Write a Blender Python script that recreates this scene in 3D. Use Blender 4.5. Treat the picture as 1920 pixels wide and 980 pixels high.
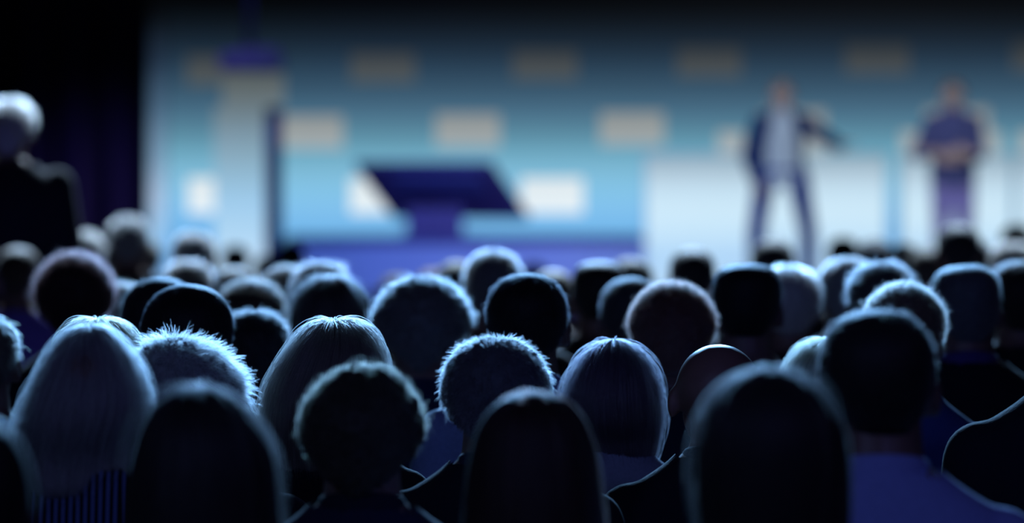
import bpy, bmesh, math, random
import numpy as np
from mathutils import Vector, Matrix, noise

for _o in list(bpy.data.objects):
    bpy.data.objects.remove(_o)
sc = bpy.context.scene
COL = sc.collection
PI = math.pi

# ------------------------------------------------------------------ camera
F = 9600.0            # focal length in pixels of the 1920 px frame (180 mm on 36 mm)
HC = 1.60             # camera height
HY = 280.0            # pixel row of the horizon
FOCUS = 9.85
cam = bpy.data.objects.new('camera', bpy.data.cameras.new('camera'))
COL.objects.link(cam)
cam.location = (0, 0, HC)
cam.rotation_euler = (PI / 2, 0, 0)
cam.data.sensor_width = 36.0
cam.data.lens = F / 1920 * 36.0
cam.data.shift_y = (HY - 490) / 1920
cam.data.clip_start = 0.2
cam.data.clip_end = 200
cam.data.dof.use_dof = True
cam.data.dof.focus_distance = FOCUS
cam.data.dof.aperture_fstop = 2.85
sc.camera = cam


def at(px, py, d):
    return Vector(((px - 960) * d / F, d, HC - (py - HY) * d / F))


# ------------------------------------------------------------------ world, exposure, lights
sc.view_settings.view_transform = 'Standard'
sc.view_settings.look = 'None'
sc.view_settings.exposure = 0.0
sc.view_settings.gamma = 1.0
sc.view_settings.use_curve_mapping = False
w = bpy.data.worlds.new('hall_air')
sc.world = w
w.use_nodes = True
w.node_tree.nodes['Background'].inputs[0].default_value = (0.25, 0.4, 1.0, 1)
w.node_tree.nodes['Background'].inputs[1].default_value = 0.004


def spot(name, loc, target, energy, color, size=50, blend=0.6, radius=0.25):
    l = bpy.data.lights.new(name, 'SPOT')
    l.energy = energy
    l.color = color
    l.spot_size = math.radians(size)
    l.spot_blend = blend
    l.shadow_soft_size = radius
    o = bpy.data.objects.new(name, l)
    COL.objects.link(o)
    o.location = loc
    o.rotation_euler = (Vector(target) - Vector(loc)).to_track_quat('-Z', 'Y').to_euler()
    return o


# low back lights on the truss over the stage front, aimed over the audience
for x in (-2.4, -0.2, 2.0):
    spot('truss_back_light', (x, 33.0, 8.4), (x * 0.35, 12.3, 1.2), 11500, (0.23, 0.53, 1.0), 18, 0.8, 0.25)
# steep down lights over the far rows
for x in (-4.0, -1.3, 1.3, 4.0):
    spot('far_row_light', (x, 27.0, 9.0), (x * 0.75, 20.5, 1.2), 6500, (0.55, 0.76, 1.0), 46, 0.8, 0.3)
spot('violet_wash', (1.5, 31.0, 0.9), (-0.4, 42.5, 1.2), 900, (0.22, 0.2, 1.0), 16, 0.9, 0.2)  # low wash added to bring violet onto the monitor's back
# stage front light
for x in (-4.0, 4.5):
    spot('stage_front_light', (x, 27.0, 6.5), (2.8, 40.0, 1.4), 2200, (0.75, 0.80, 1.0), 30, 0.8, 0.3)
# violet wash on the riser and the drape beside it
spot('violet_wash', (-2.5, 33.0, 6.0), (-0.4, 41.0, 0.7), 3300, (0.20, 0.36, 1.0), 34, 0.9, 0.3)
spot('violet_wash', (-1.0, 36.0, 5.5), (-3.6, 45.0, 0.5), 5200, (0.24, 0.17, 1.0), 18, 1.0, 0.3)
# added dim blue fill high at the rear, lifting the backs of heads
spot('rear_fill', (-4.5, 1.0, 5.5), (-0.8, 9.0, 1.2), 170, (0.26, 0.38, 1.0), 60, 0.9, 0.4)
spot('rear_fill', (3.5, 0.5, 6.0), (0.3, 10.5, 1.2), 170, (0.24, 0.26, 1.0), 60, 0.9, 0.4)


# ------------------------------------------------------------------ materials
def srgb(r, g, b):
    def c(v):
        v /= 255.0
        return v / 12.92 if v <= 0.04045 else ((v + 0.055) / 1.055) ** 2.4
    return (c(r), c(g), c(b), 1.0)


def lin(c):
    return tuple(c) + (1.0,) if len(c) == 3 else tuple(c)


def nodes_of(m):
    m.use_nodes = True
    return m.node_tree.nodes, m.node_tree.links


def pbr(name, color, rough=0.6, spec=0.4, sheen=0.0, var=0.25, scale=30.0, bump=0.0, metallic=0.0, coat=0.0):
    """principled material with noise variation in colour and fine relief"""
    m = bpy.data.materials.new(name)
    n, l = nodes_of(m)
    b = n['Principled BSDF']
    tc = n.new('ShaderNodeTexCoord')
    nz = n.new('ShaderNodeTexNoise')
    nz.inputs['Scale'].default_value = scale
    nz.inputs['Detail'].default_value = 4
    l.new(tc.outputs['Object'], nz.inputs['Vector'])
    mx = n.new('ShaderNodeMix')
    mx.data_type = 'RGBA'
    c = lin(color)
    mx.inputs[6].default_value = tuple(v * (1 - var) for v in c[:3]) + (1,)
    mx.inputs[7].default_value = tuple(min(1, v * (1 + var)) for v in c[:3]) + (1,)
    l.new(nz.outputs['Fac'], mx.inputs[0])
    l.new(mx.outputs[2], b.inputs['Base Color'])
    b.inputs['Roughness'].default_value = rough
    b.inputs['Specular IOR Level'].default_value = spec
    b.inputs['Metallic'].default_value = metallic
    b.inputs['Sheen Weight'].default_value = sheen
    b.inputs['Sheen Roughness'].default_value = 0.4
    b.inputs['Coat Weight'].default_value = coat
    if bump:
        bp = n.new('ShaderNodeBump')
        bp.inputs['Strength'].default_value = bump
        bp.inputs['Distance'].default_value = 0.004
        l.new(nz.outputs['Fac'], bp.inputs['Height'])
        l.new(bp.outputs['Normal'], b.inputs['Normal'])
    return m


_mc = {}


def cloth(color, stripes=False, rough=0.9, sheen=0.08):
    key = ('cloth', color, stripes)
    if key in _mc:
        return _mc[key]
    m = pbr('cloth', color, rough, 0.2, sheen, 0.2, 140.0, 0.4)
    if stripes:
        n, l = nodes_of(m)
        b = n['Principled BSDF']
        tc = n.new('ShaderNodeTexCoord')
        sx = n.new('ShaderNodeSeparateXYZ')
        l.new(tc.outputs['Object'], sx.inputs[0])
        f = n.new('ShaderNodeMath')
        f.operation = 'MULTIPLY'
        f.inputs[1].default_value = 2 * PI / 0.0125
        l.new(sx.outputs['X'], f.inputs[0])
        s = n.new('ShaderNodeMath')
        s.operation = 'SINE'
        l.new(f.outputs[0], s.inputs[0])
        r = n.new('ShaderNodeValToRGB')
        r.color_ramp.elements[0].position = 0.35
        r.color_ramp.elements[0].color = (0.004, 0.005, 0.01, 1)
        r.color_ramp.elements[1].position = 0.6
        r.color_ramp.elements[1].color = lin(color)
        l.new(s.outputs[0], r.inputs[0])
        l.new(r.outputs[0], b.inputs['Base Color'])
    _mc[key] = m
    return m


def hair_solid(color):
    key = ('hs', color)
    if key not in _mc:
        m = pbr('hair_mass', tuple(c * 0.6 for c in color), 0.55, 0.35, 0.2, 0.45, 60.0, 0.0)
        n, l = nodes_of(m)
        b = n['Principled BSDF']
        # fine combed relief running down the lock direction (uv.x is the angle round the head)
        uv = n.new('ShaderNodeUVMap')
        mp = n.new('ShaderNodeMapping')
        mp.inputs['Scale'].default_value = (160, 5, 1)
        l.new(uv.outputs[0], mp.inputs[0])
        nz = n.new('ShaderNodeTexNoise')
        nz.inputs['Scale'].default_value = 1.0
        nz.inputs['Detail'].default_value = 3
        l.new(mp.outputs[0], nz.inputs['Vector'])
        bp = n.new('ShaderNodeBump')
        bp.inputs['Strength'].default_value = 0.7
        bp.inputs['Distance'].default_value = 0.004
        l.new(nz.outputs['Fac'], bp.inputs['Height'])
        l.new(bp.outputs['Normal'], b.inputs['Normal'])
        _mc[key] = m
    return _mc[key]


def hair_fibre(color):
    key = ('hf', color)
    if key not in _mc:
        m = bpy.data.materials.new('hair_fibre')
        n, l = nodes_of(m)
        n.remove(n['Principled BSDF'])
        h = n.new('ShaderNodeBsdfHairPrincipled')
        h.parametrization = 'COLOR'
        hi = n.new('ShaderNodeHairInfo')
        mr = n.new('ShaderNodeMapRange')
        mr.inputs['To Min'].default_value = 0.35
        mr.inputs['To Max'].default_value = 1.5
        l.new(hi.outputs['Random'], mr.inputs['Value'])
        vm = n.new('ShaderNodeVectorMath')
        vm.operation = 'SCALE'
        vm.inputs[0].default_value = color[:3]
        l.new(mr.outputs[0], vm.inputs['Scale'])
        l.new(vm.outputs[0], h.inputs['Color'])
        h.inputs['Roughness'].default_value = 0.35
        h.inputs['Radial Roughness'].default_value = 0.45
        h.inputs['Coat'].default_value = 0.0
        l.new(h.outputs[0], n['Material Output'].inputs[0])
        _mc[key] = m
    return _mc[key]


def skin(color):
    key = ('skin', color)
    if key not in _mc:
        m = pbr('skin', color, 0.42, 0.45, 0.0, 0.12, 45.0, 0.15)
        b = m.node_tree.nodes['Principled BSDF']
        b.inputs['Subsurface Weight'].default_value = 0.0
        _mc[key] = m
    return _mc[key]


def glow_ramp(name, stops, z0, z1, strength=1.0):
    """a luminous surface whose picture is a ramp over world height z0..z1; stops are (fraction, linear rgba)"""
    m = bpy.data.materials.new(name)
    n, l = nodes_of(m)
    b = n['Principled BSDF']
    g = n.new('ShaderNodeNewGeometry')
    sx = n.new('ShaderNodeSeparateXYZ')
    l.new(g.outputs['Position'], sx.inputs[0])
    mr = n.new('ShaderNodeMapRange')
    mr.inputs['From Min'].default_value = z0
    mr.inputs['From Max'].default_value = z1
    l.new(sx.outputs['Z'], mr.inputs['Value'])
    r = n.new('ShaderNodeValToRGB')
    els = r.color_ramp.elements
    while len(els) > 1:
        els.remove(els[0])
    els[0].position = stops[0][0]
    els[0].color = stops[0][1]
    for p, c in stops[1:]:
        e = els.new(p)
        e.color = c
    l.new(mr.outputs[0], r.inputs[0])
    l.new(r.outputs[0], b.inputs['Emission Color'])
    b.inputs['Emission Strength'].default_value = strength
    b.inputs['Base Color'].default_value = (0.01, 0.01, 0.012, 1)
    b.inputs['Roughness'].default_value = 0.7
    b.inputs['Specular IOR Level'].default_value = 0.1
    return m


def screen_stops(d, rows, y_bot, y_top):
    """(pixel row, sRGB) pairs as the photograph shows them -> ramp over the surface at distance d"""
    z0 = HC - (y_bot - HY) * d / F
    z1 = HC - (y_top - HY) * d / F
    st = []
    for y, c in sorted(rows, reverse=True):
        st.append(((y_bot - y) / (y_bot - y_top), srgb(*c)))
    return st, z0, z1


# ------------------------------------------------------------------ object helpers
def tag(o, label=None, cat=None, group=None, kind=None):
    if label:
        o['label'] = label
    if cat:
        o['category'] = cat
    if group:
        o['group'] = group
    if kind:
        o['kind'] = kind
    return o


def empty(name, loc=(0, 0, 0), rz=0.0):
    o = bpy.data.objects.new(name, None)
    o.empty_display_size = 0.1
    COL.objects.link(o)
    o.location = loc
    o.rotation_euler = (0, 0, rz)
    return o


def link(name, me, mat=None, parent=None, loc=(0, 0, 0)):
    o = bpy.data.objects.new(name, me)
    COL.objects.link(o)
    o.location = loc
    if parent:
        o.parent = parent
    if mat:
        if not me.materials:
            me.materials.append(mat)
        o.material_slots[0].link = 'OBJECT'
        o.material_slots[0].material = mat
    return o


def bm_mesh(bm, name='mesh', smooth=False):
    me = bpy.data.meshes.new(name)
    bmesh.ops.recalc_face_normals(bm, faces=bm.faces)
    bm.to_mesh(me)
    bm.free()
    if smooth:
        me.shade_smooth()
    return me


def box_bm(bm, lo, hi, bevel=0.0):
    lo, hi = Vector(lo), Vector(hi)
    r = bmesh.ops.create_cube(bm, size=1.0)
    c, s = (lo + hi) / 2, hi - lo
    for v in r['verts']:
        v.co = Vector((v.co.x * s.x, v.co.y * s.y, v.co.z * s.z)) + c
    if bevel:
        es = {e for v in r['verts'] for e in v.link_edges}
        bmesh.ops.bevel(bm, geom=list(es), offset=bevel, segments=2, affect='EDGES')


def box(lo, hi, bevel=0.0):
    bm = bmesh.new()
    box_bm(bm, lo, hi, bevel)
    return bm_mesh(bm, 'box')


def ell(bm, c, r, rot=None, seg=20):
    M = Matrix.Translation(Vector(c))
    if rot is not None:
        M = M @ rot
    M = M @ Matrix.Diagonal((r[0], r[1], r[2], 1))
    bmesh.ops.create_uvsphere(bm, u_segments=seg, v_segments=max(8, seg // 2), radius=1.0, matrix=M)


def capsule(bm, p, q, rp, rq, seg=14):
    p, q = Vector(p), Vector(q)
    ell(bm, p, (rp,) * 3, seg=seg)
    ell(bm, q, (rq,) * 3, seg=seg)
    d = q - p
    if d.length < 1e-5:
        return
    M = Matrix.Translation((p + q) / 2) @ d.to_track_quat('Z', 'Y').to_matrix().to_4x4()
    bmesh.ops.create_cone(bm, cap_ends=True, segments=seg, radius1=rp, radius2=rq, depth=d.length, matrix=M)


def chain(bm, pts, rads, grow=0.0):
    for i in range(len(pts) - 1):
        capsule(bm, pts[i], pts[i + 1], rads[i] + grow, rads[i + 1] + grow)


def loft_rings(bm, rings, seg=28, close=True):
    """rings: (z, half width, half depth, centre x, centre y)"""
    prev = None
    first = last = None
    for (z, a, b, cx, cy) in rings:
        vs = [bm.verts.new((cx + a * math.sin(2 * PI * k / seg), cy + b * math.cos(2 * PI * k / seg), z)) for k in range(seg)]
        if prev:
            for k in range(seg):
                bm.faces.new((prev[k], prev[(k + 1) % seg], vs[(k + 1) % seg], vs[k]))
        else:
            first = vs
        prev = last = vs
    if close:
        bm.faces.new(first[::-1])
        bm.faces.new(last)


def fuse(bm, voxel, smooth=6, ratio=0.3, post=None):
    """join overlapping closed shapes into one continuous smooth skin"""
    me = bpy.data.meshes.new('fuse')
    bmesh.ops.recalc_face_normals(bm, faces=bm.faces)
    bm.to_mesh(me)
    bm.free()
    o = bpy.data.objects.new('fuse', me)
    COL.objects.link(o)
    r = o.modifiers.new('r', 'REMESH')
    r.mode = 'VOXEL'
    r.voxel_size = voxel
    s = o.modifiers.new('s', 'SMOOTH')
    s.factor = 0.5
    s.iterations = smooth
    if ratio < 1:
        d = o.modifiers.new('d', 'DECIMATE')
        d.ratio = ratio
    dg = bpy.context.evaluated_depsgraph_get()
    out = bpy.data.meshes.new_from_object(o.evaluated_get(dg))
    bpy.data.objects.remove(o)
    bpy.data.meshes.remove(me)
    if post:
        n = len(out.vertices)
        co = np.empty(n * 3, dtype=np.float32)
        out.vertices.foreach_get('co', co)
        co = post(co.reshape(n, 3).astype(np.float64))
        out.vertices.foreach_set('co', co.astype(np.float32).ravel())
    out.shade_smooth()
    return out


def cut_faces(me, drop):
    bm = bmesh.new()
    bm.from_mesh(me)
    fs = [f for f in bm.faces if drop(f.calc_center_median())]
    bmesh.ops.delete(bm, geom=fs, context='FACES')
    bm.to_mesh(me)
    bm.free()
    me.shade_smooth()
    return me


# ------------------------------------------------------------------ figures
HEADZ = 1.189      # head centre of a seated figure at scale 1
HEADTOP = 1.295


def head_prims(bm, c, k=1.0, neck_r=0.055, neck_dz=-0.15):
    c = Vector(c)
    ell(bm, c + Vector((0, -0.012, 0.02)), (0.077 * k, 0.096, 0.086), seg=28)
    ell(bm, c + Vector((0, 0.03, -0.03)), (0.063 * k, 0.064, 0.085), seg=24)
    ell(bm, c + Vector((0, 0.048, -0.078)), (0.043, 0.042, 0.034))
    capsule(bm, c + Vector((0, 0.090, 0.0)), c + Vector((0, 0.106, -0.033)), 0.009, 0.013)
    ell(bm, c + Vector((0, 0.088, -0.066)), (0.025, 0.010, 0.010))
    ell(bm, c + Vector((0, 0.078, 0.022)), (0.05, 0.016, 0.012))
    for s in (-1, 1):
        rot = Matrix.Rotation(s * 0.35, 4, 'Z')
        ell(bm, c + Vector((s * 0.083 * k, -0.008, -0.012)), (0.011, 0.021, 0.034), rot)
    capsule(bm, c + Vector((0, -0.018, -0.05)), c + Vector((0, -0.03, neck_dz)), neck_r, neck_r * 1.12)


def face_post(c):
    c = np.array(c)

    def post(co):
        for s in (-1, 1):
            e = c + np.array((s * 0.031, 0.088, 0.004))
            d2 = ((co - e) ** 2).sum(1)
            co[:, 1] -= 0.013 * np.exp(-d2 / (2 * 0.013 ** 2))
            b = c + np.array((s * 0.031, 0.080, 0.004))
            d2 = ((co - b) ** 2).sum(1)
            co[:, 1] += 0.005 * np.exp(-d2 / (2 * 0.006 ** 2))
        m = c + np.array((0, 0.098, -0.066))
        d2 = ((co - m) ** 2 / np.array((0.022, 0.02, 0.004)) ** 2).sum(1)
        co[:, 1] -= 0.006 * np.exp(-d2 / 2)
        return co
    return post


TORSO = [(0.46, 0.155, 0.115, 0, -0.03), (0.56, 0.165, 0.12, 0, -0.03), (0.68, 0.155, 0.108, 0, -0.025), (0.80, 0.165, 0.112, 0, -0.02),
         (0.92, 0.180, 0.116, 0, -0.02), (0.965, 0.186, 0.106, 0, -0.025), (1.0, 0.172, 0.094, 0, -0.028), (1.022, 0.146, 0.086, 0, -0.03), (1.043, 0.114, 0.078, 0, -0.032), (1.062, 0.088, 0.072, 0, -0.033),
         (1.085, 0.066, 0.062, 0, -0.033)]


def torso_prims(bm, dz=0.0, wk=1.0, grow=0.0, top=9.0, bottom=-9.0):
    r = [(z + dz, a * wk + grow, b + grow, cx, cy) for (z, a, b, cx, cy) in TORSO if bottom <= z <= top]
    loft_rings(bm, r)


def hand_prims(bm, wrist, aim, side, up, curl=0.5, spread=0.02, fr=0.0085):
    """palm, four unequal bent fingers and a thumb leaving the side of the palm"""
    w_ = Vector(wrist)
    a = Vector(aim).normalized()
    n = Vector(up).normalized()
    s = a.cross(n).normalized()
    n = s.cross(a).normalized()
    for i, off in enumerate((-0.028, -0.010, 0.010, 0.028)):
        capsule(bm, w_ + s * off * 0.55, w_ + a * 0.085 + s * off, 0.014, 0.012, 10)
    for i, (off, ln) in enumerate(((-0.033, 0.062), (-0.011, 0.075), (0.011, 0.08), (0.033, 0.07))):
        p = w_ + a * 0.088 + s * off
        d1 = (a + s * off * spread * 30 - n * curl * 0.4).normalized()
        q = p + d1 * ln * 0.5
        d2 = (a + s * off * spread * 30 - n * curl * 1.2).normalized()
        capsule(bm, p, q, fr + 0.001, fr, 8)
        capsule(bm, q, q + d2 * ln * 0.5, fr, fr - 0.0015, 8)
    t0 = w_ + a * 0.03 + s * side * 0.03
    t1 = t0 + (a * 0.55 + s * side * 0.8 - n * 0.2).normalized() * 0.04
    capsule(bm, t0, t1, 0.013, 0.010, 8)
    capsule(bm, t1, t1 + (a * 0.85 + s * side * 0.4 - n * 0.3).normalized() * 0.032, 0.010, 0.008, 8)


def seated_arms(sw):
    return [[(s * (sw - 0.010), -0.022, 0.950), (s * (sw + 0.022), -0.01, 0.72), (s * 0.13, 0.235, 0.625)] for s in (-1, 1)]


def seated_legs():
    return [[(s * 0.09, -0.02, 0.50), (s * 0.12, 0.36, 0.52), (s * 0.12, 0.27, 0.085)] for s in (-1, 1)]


def seated_body(k, sw, neck):
    bm = bmesh.new()
    torso_prims(bm, 0, sw / 0.178)
    head_prims(bm, (0, 0, HEADZ), k, neck)
    for a in seated_arms(sw):
        chain(bm, a, (0.05, 0.04, 0.027))
        s = 1 if a[0][0] > 0 else -1
        hand_prims(bm, a[2], (-s * 0.3, 1, -0.25), -s, (0, 0.2, 1), 0.5, 0.01)
    for g in seated_legs():
        chain(bm, g, (0.085, 0.055, 0.038))
        capsule(bm, Vector(g[2]) + Vector((0, -0.03, -0.045)), Vector(g[2]) + Vector((0, 0.13, -0.055)), 0.036, 0.03)
    return fuse(bm, 0.008, 5, 0.35, face_post((0, 0, HEADZ)))


def seated_top(sw, grow, pad=0.0):
    bm = bmesh.new()
    torso_prims(bm, 0, sw / 0.178, grow, top=1.09)
    for a in seated_arms(sw):
        chain(bm, a, (0.052 + pad, 0.046, 0.032), grow)
    me = fuse(bm, 0.011, 5, 0.4)
    return cut_faces(me, lambda c: c.z > 1.07)


def seated_trousers():
    bm = bmesh.new()
    loft_rings(bm, [(0.445, 0.16, 0.13, 0, -0.03), (0.52, 0.185, 0.14, 0, -0.03), (0.60, 0.175, 0.13, 0, -0.03)])
    for g in seated_legs():
        chain(bm, g, (0.098, 0.07, 0.055))
    return fuse(bm, 0.014, 4, 0.4)


def collar_mesh():
    """a folded shirt collar standing round the neck"""
    bm = bmesh.new()
    seg = 36
    prof = [(0.071, 1.040), (0.069, 1.072), (0.0665, 1.098), (0.069, 1.101), (0.0735, 1.096), (0.082, 1.058), (0.086, 1.040)]
    rows = []
    for (r, z) in prof:
        row = []
        for k in range(seg + 1):
            a = 0.25 + (2 * PI - 0.5) * k / seg
            row.append(bm.verts.new((r * 1.0 * math.sin(a), -0.033 + r * 0.98 * math.cos(a), z - 0.028 * (math.cos(a) * 0.5 + 0.5))))
        rows.append(row)
    for i in range(len(rows) - 1):
        for k in range(seg):
            bm.faces.new((rows[i][k], rows[i][k + 1], rows[i + 1][k + 1], rows[i + 1][k]))
    return bm_mesh(bm, 'collar', True)


BODY = {'man': seated_body(1.0, 0.185, 0.064), 'woman': seated_body(0.94, 0.16, 0.046), 'bald': seated_body(1.10, 0.185, 0.056)}
TOP = {'man': seated_top(0.185, 0.014, 0.006), 'woman': seated_top(0.16, 0.010)}
TOP['bald'] = TOP['man']
TROUSERS = seated_trousers()
COLLAR = collar_mesh()

# --- hair -----------------------------------------------------------
PRESET = {
    'short': [(0, 0), (.015, .27), (.05, .48), (.12, .70), (.24, .885), (.40, .985), (.55, 1.0), (.72, .97), (.92, .87), (1.08, .72)],
    'flat': [(0, 0), (.01, .31), (.03, .54), (.09, .79), (.2, .94), (.36, 1.0), (.58, 1.0), (.78, .95), (1.02, .80)],
    'long': [(0, 0), (.015, .26), (.05, .46), (.13, .68), (.26, .86), (.45, .97), (.7, 1.0), (1.0, 1.0), (1.4, .97), (1.75, .86)],
    'bob': [(0, 0), (.015, .26), (.05, .46), (.13, .68), (.26, .86), (.45, .97), (.7, 1.0), (.95, .98), (1.15, .9), (1.28, .72)],
    'afro': [(0, 0), (.015, .25), (.06, .48), (.14, .70), (.27, .89), (.42, .99), (.55, 1.0), (.72, .95), (.88, .87), (1.02, .74)],
}


class Shell:
    """a hair mass lofted from rings; S(theta, t) with theta 0 at the face and pi at the nape"""

    def __init__(self, rows, head_dz, s, W):
        # rows: (dz from the top, x left, x right) in metres relative to the head axis
        rows = sorted(rows)
        dz = np.array([r[0] for r in rows])
        xl = np.array([r[1] for r in rows])
        xr = np.array([r[2] for r in rows])
        arc = np.concatenate([[0], np.cumsum(np.hypot(np.diff(dz), np.diff((xr - xl) / 2)))])
        n = 48
        u = np.linspace(0, arc[-1], n)
        for _ in range(1):
            self.dz = np.interp(u, arc, dz)
            self.hw = np.interp(u, arc, (xr - xl) / 2)
            self.cx = np.interp(u, arc, (xr + xl) / 2)
        for _ in range(3):      # soften the corners of the polyline
            for a in (self.dz, self.hw, self.cx):
                a[1:-1] = 0.25 * a[:-2] + 0.5 * a[1:-1] + 0.25 * a[2:]
        self.t = np.linspace(0, 1, n)
        hmax = self.hw.max()
        k = self.hw / hmax
        ry = k * max(0.110 * s, min(hmax * 1.08, 0.135 * s))
        below = np.clip((self.dz - 0.21 * s) / (0.07 * s), 0, 1)
        self.ry = ry * (1 - below) + np.minimum(ry, 0.085 * s) * below
        self.cy = -0.012 * s - 0.028 * s * below
        self.s = s
        self.length = arc[-1]

    def P(self, th, t):
        f = lambda a: np.interp(t, self.t, a)
        x = f(self.cx) + f(self.hw) * np.sin(th)
        y = f(self.cy) + f(self.ry) * np.cos(th)
        z = -f(self.dz)
        return np.stack([x, y, z], -1)

    def N(self, th, t):
        e = 1e-3
        a = self.P(th + e, t) - self.P(th - e, t)
        b = self.P(th, np.minimum(1, t + e)) - self.P(th, np.maximum(0, t - e))
        n = np.cross(a, b)
        n /= np.linalg.norm(n, axis=-1, keepdims=True) + 1e-12
        c = self.P(th, t) - np.stack([np.interp(t, self.t, self.cx), np.interp(t, self.t, self.cy), -np.interp(t, self.t, self.dz) - 0.02], -1)
        sg = np.sign((n * c).sum(-1, keepdims=True))
        sg[sg == 0] = 1
        return n * sg


def on_hair(th, z_head, style, s):
    """whether the hair covers angle th (0 = face) at height z_head above the head centre"""
    a = abs((th + PI) % (2 * PI) - PI)
    if style == 'long':
        return a > 0.95 or z_head > 0.055 * s
    if a < 1.2:
        lim = 0.058
    elif a < 1.75:
        lim = 0.058 + (0.005 - 0.058) * (a - 1.2) / 0.55
    else:
        lim = 0.005 + (-0.10 - 0.005) * (a - 1.75) / (PI - 1.75)
    return z_head > lim * s


def hair_mesh(sh, cut, gap, rough, seed, nth=44, nt=26, ridge=0.0):
    bm = bmesh.new()
    uvl = bm.loops.layers.uv.new('UVMap')
    s = sh.s
    zc = -(gap + 0.106 * s)          # head centre below the hair top
    th = np.arange(nth) * 2 * PI / nth
    tt = np.linspace(0.0, 1, nt) ** 0.9
    grid = []
    for j, t in enumerate(tt):
        P = sh.P(th, np.full(nth, t))
        if ridge:
            N = sh.N(th, np.full(nth, max(t, 0.02)))
            for i in range(nth):
                P[i] += N[i] * noise.noise(Vector((math.sin(th[i]) * 5, math.cos(th[i]) * 5, seed + t * 2.0))) * ridge * min(1, t * 4)
        if rough:
            N = sh.N(th, np.full(nth, max(t, 0.02)))
            for i in range(nth):
                q = Vector(P[i]) * (9.0 / max(0.15, rough * 6)) + Vector((seed * 3.1, 0, 0))
                P[i] += N[i] * (noise.noise(q * 4.5) * rough + noise.noise(q * 9) * rough * 0.5)
        grid.append(P)
    top = bm.verts.new(grid[0].mean(0))
    V = [[bm.verts.new(p) for p in row] for row in grid[1:]]

    def ok(i, z):
        return on_hair(th[i % nth] + PI / nth, z - zc, cut, s)
    for i in range(nth):
        i2 = (i + 1) % nth
        f = bm.faces.new((top, V[0][i], V[0][i2]))
        for l, uv in zip(f.loops, ((i / nth, 0), (i / nth, .04), ((i + 1) / nth, .04))):
            l[uvl].uv = uv
        for j in range(len(V) - 1):
            z = (V[j][i].co.z + V[j + 1][i].co.z) / 2
            if not ok(i, z):
                continue
            f = bm.faces.new((V[j][i], V[j + 1][i], V[j + 1][i2], V[j][i2]))
            a, b = tt[j + 1], tt[j + 2]
            for l, uv in zip(f.loops, ((i / nth, a), (i / nth, b), ((i + 1) / nth, b), ((i + 1) / nth, a))):
                l[uvl].uv = uv
    loose = [v for v in bm.verts if not v.link_faces]
    bmesh.ops.delete(bm, geom=loose, context='VERTS')
    # inner layer so that the mass has thickness
    geo = bmesh.ops.duplicate(bm, geom=list(bm.verts) + list(bm.edges) + list(bm.faces))
    for g in geo['geom']:
        if isinstance(g, bmesh.types.BMVert):
            g.co = Vector((g.co.x * 0.93, -0.012 * s + (g.co.y + 0.012 * s) * 0.93, g.co.z - 0.006 * s))
    me = bpy.data.meshes.new('hair')
    bm.to_mesh(me)
    bm.free()
    me.shade_smooth()
    return me


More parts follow.
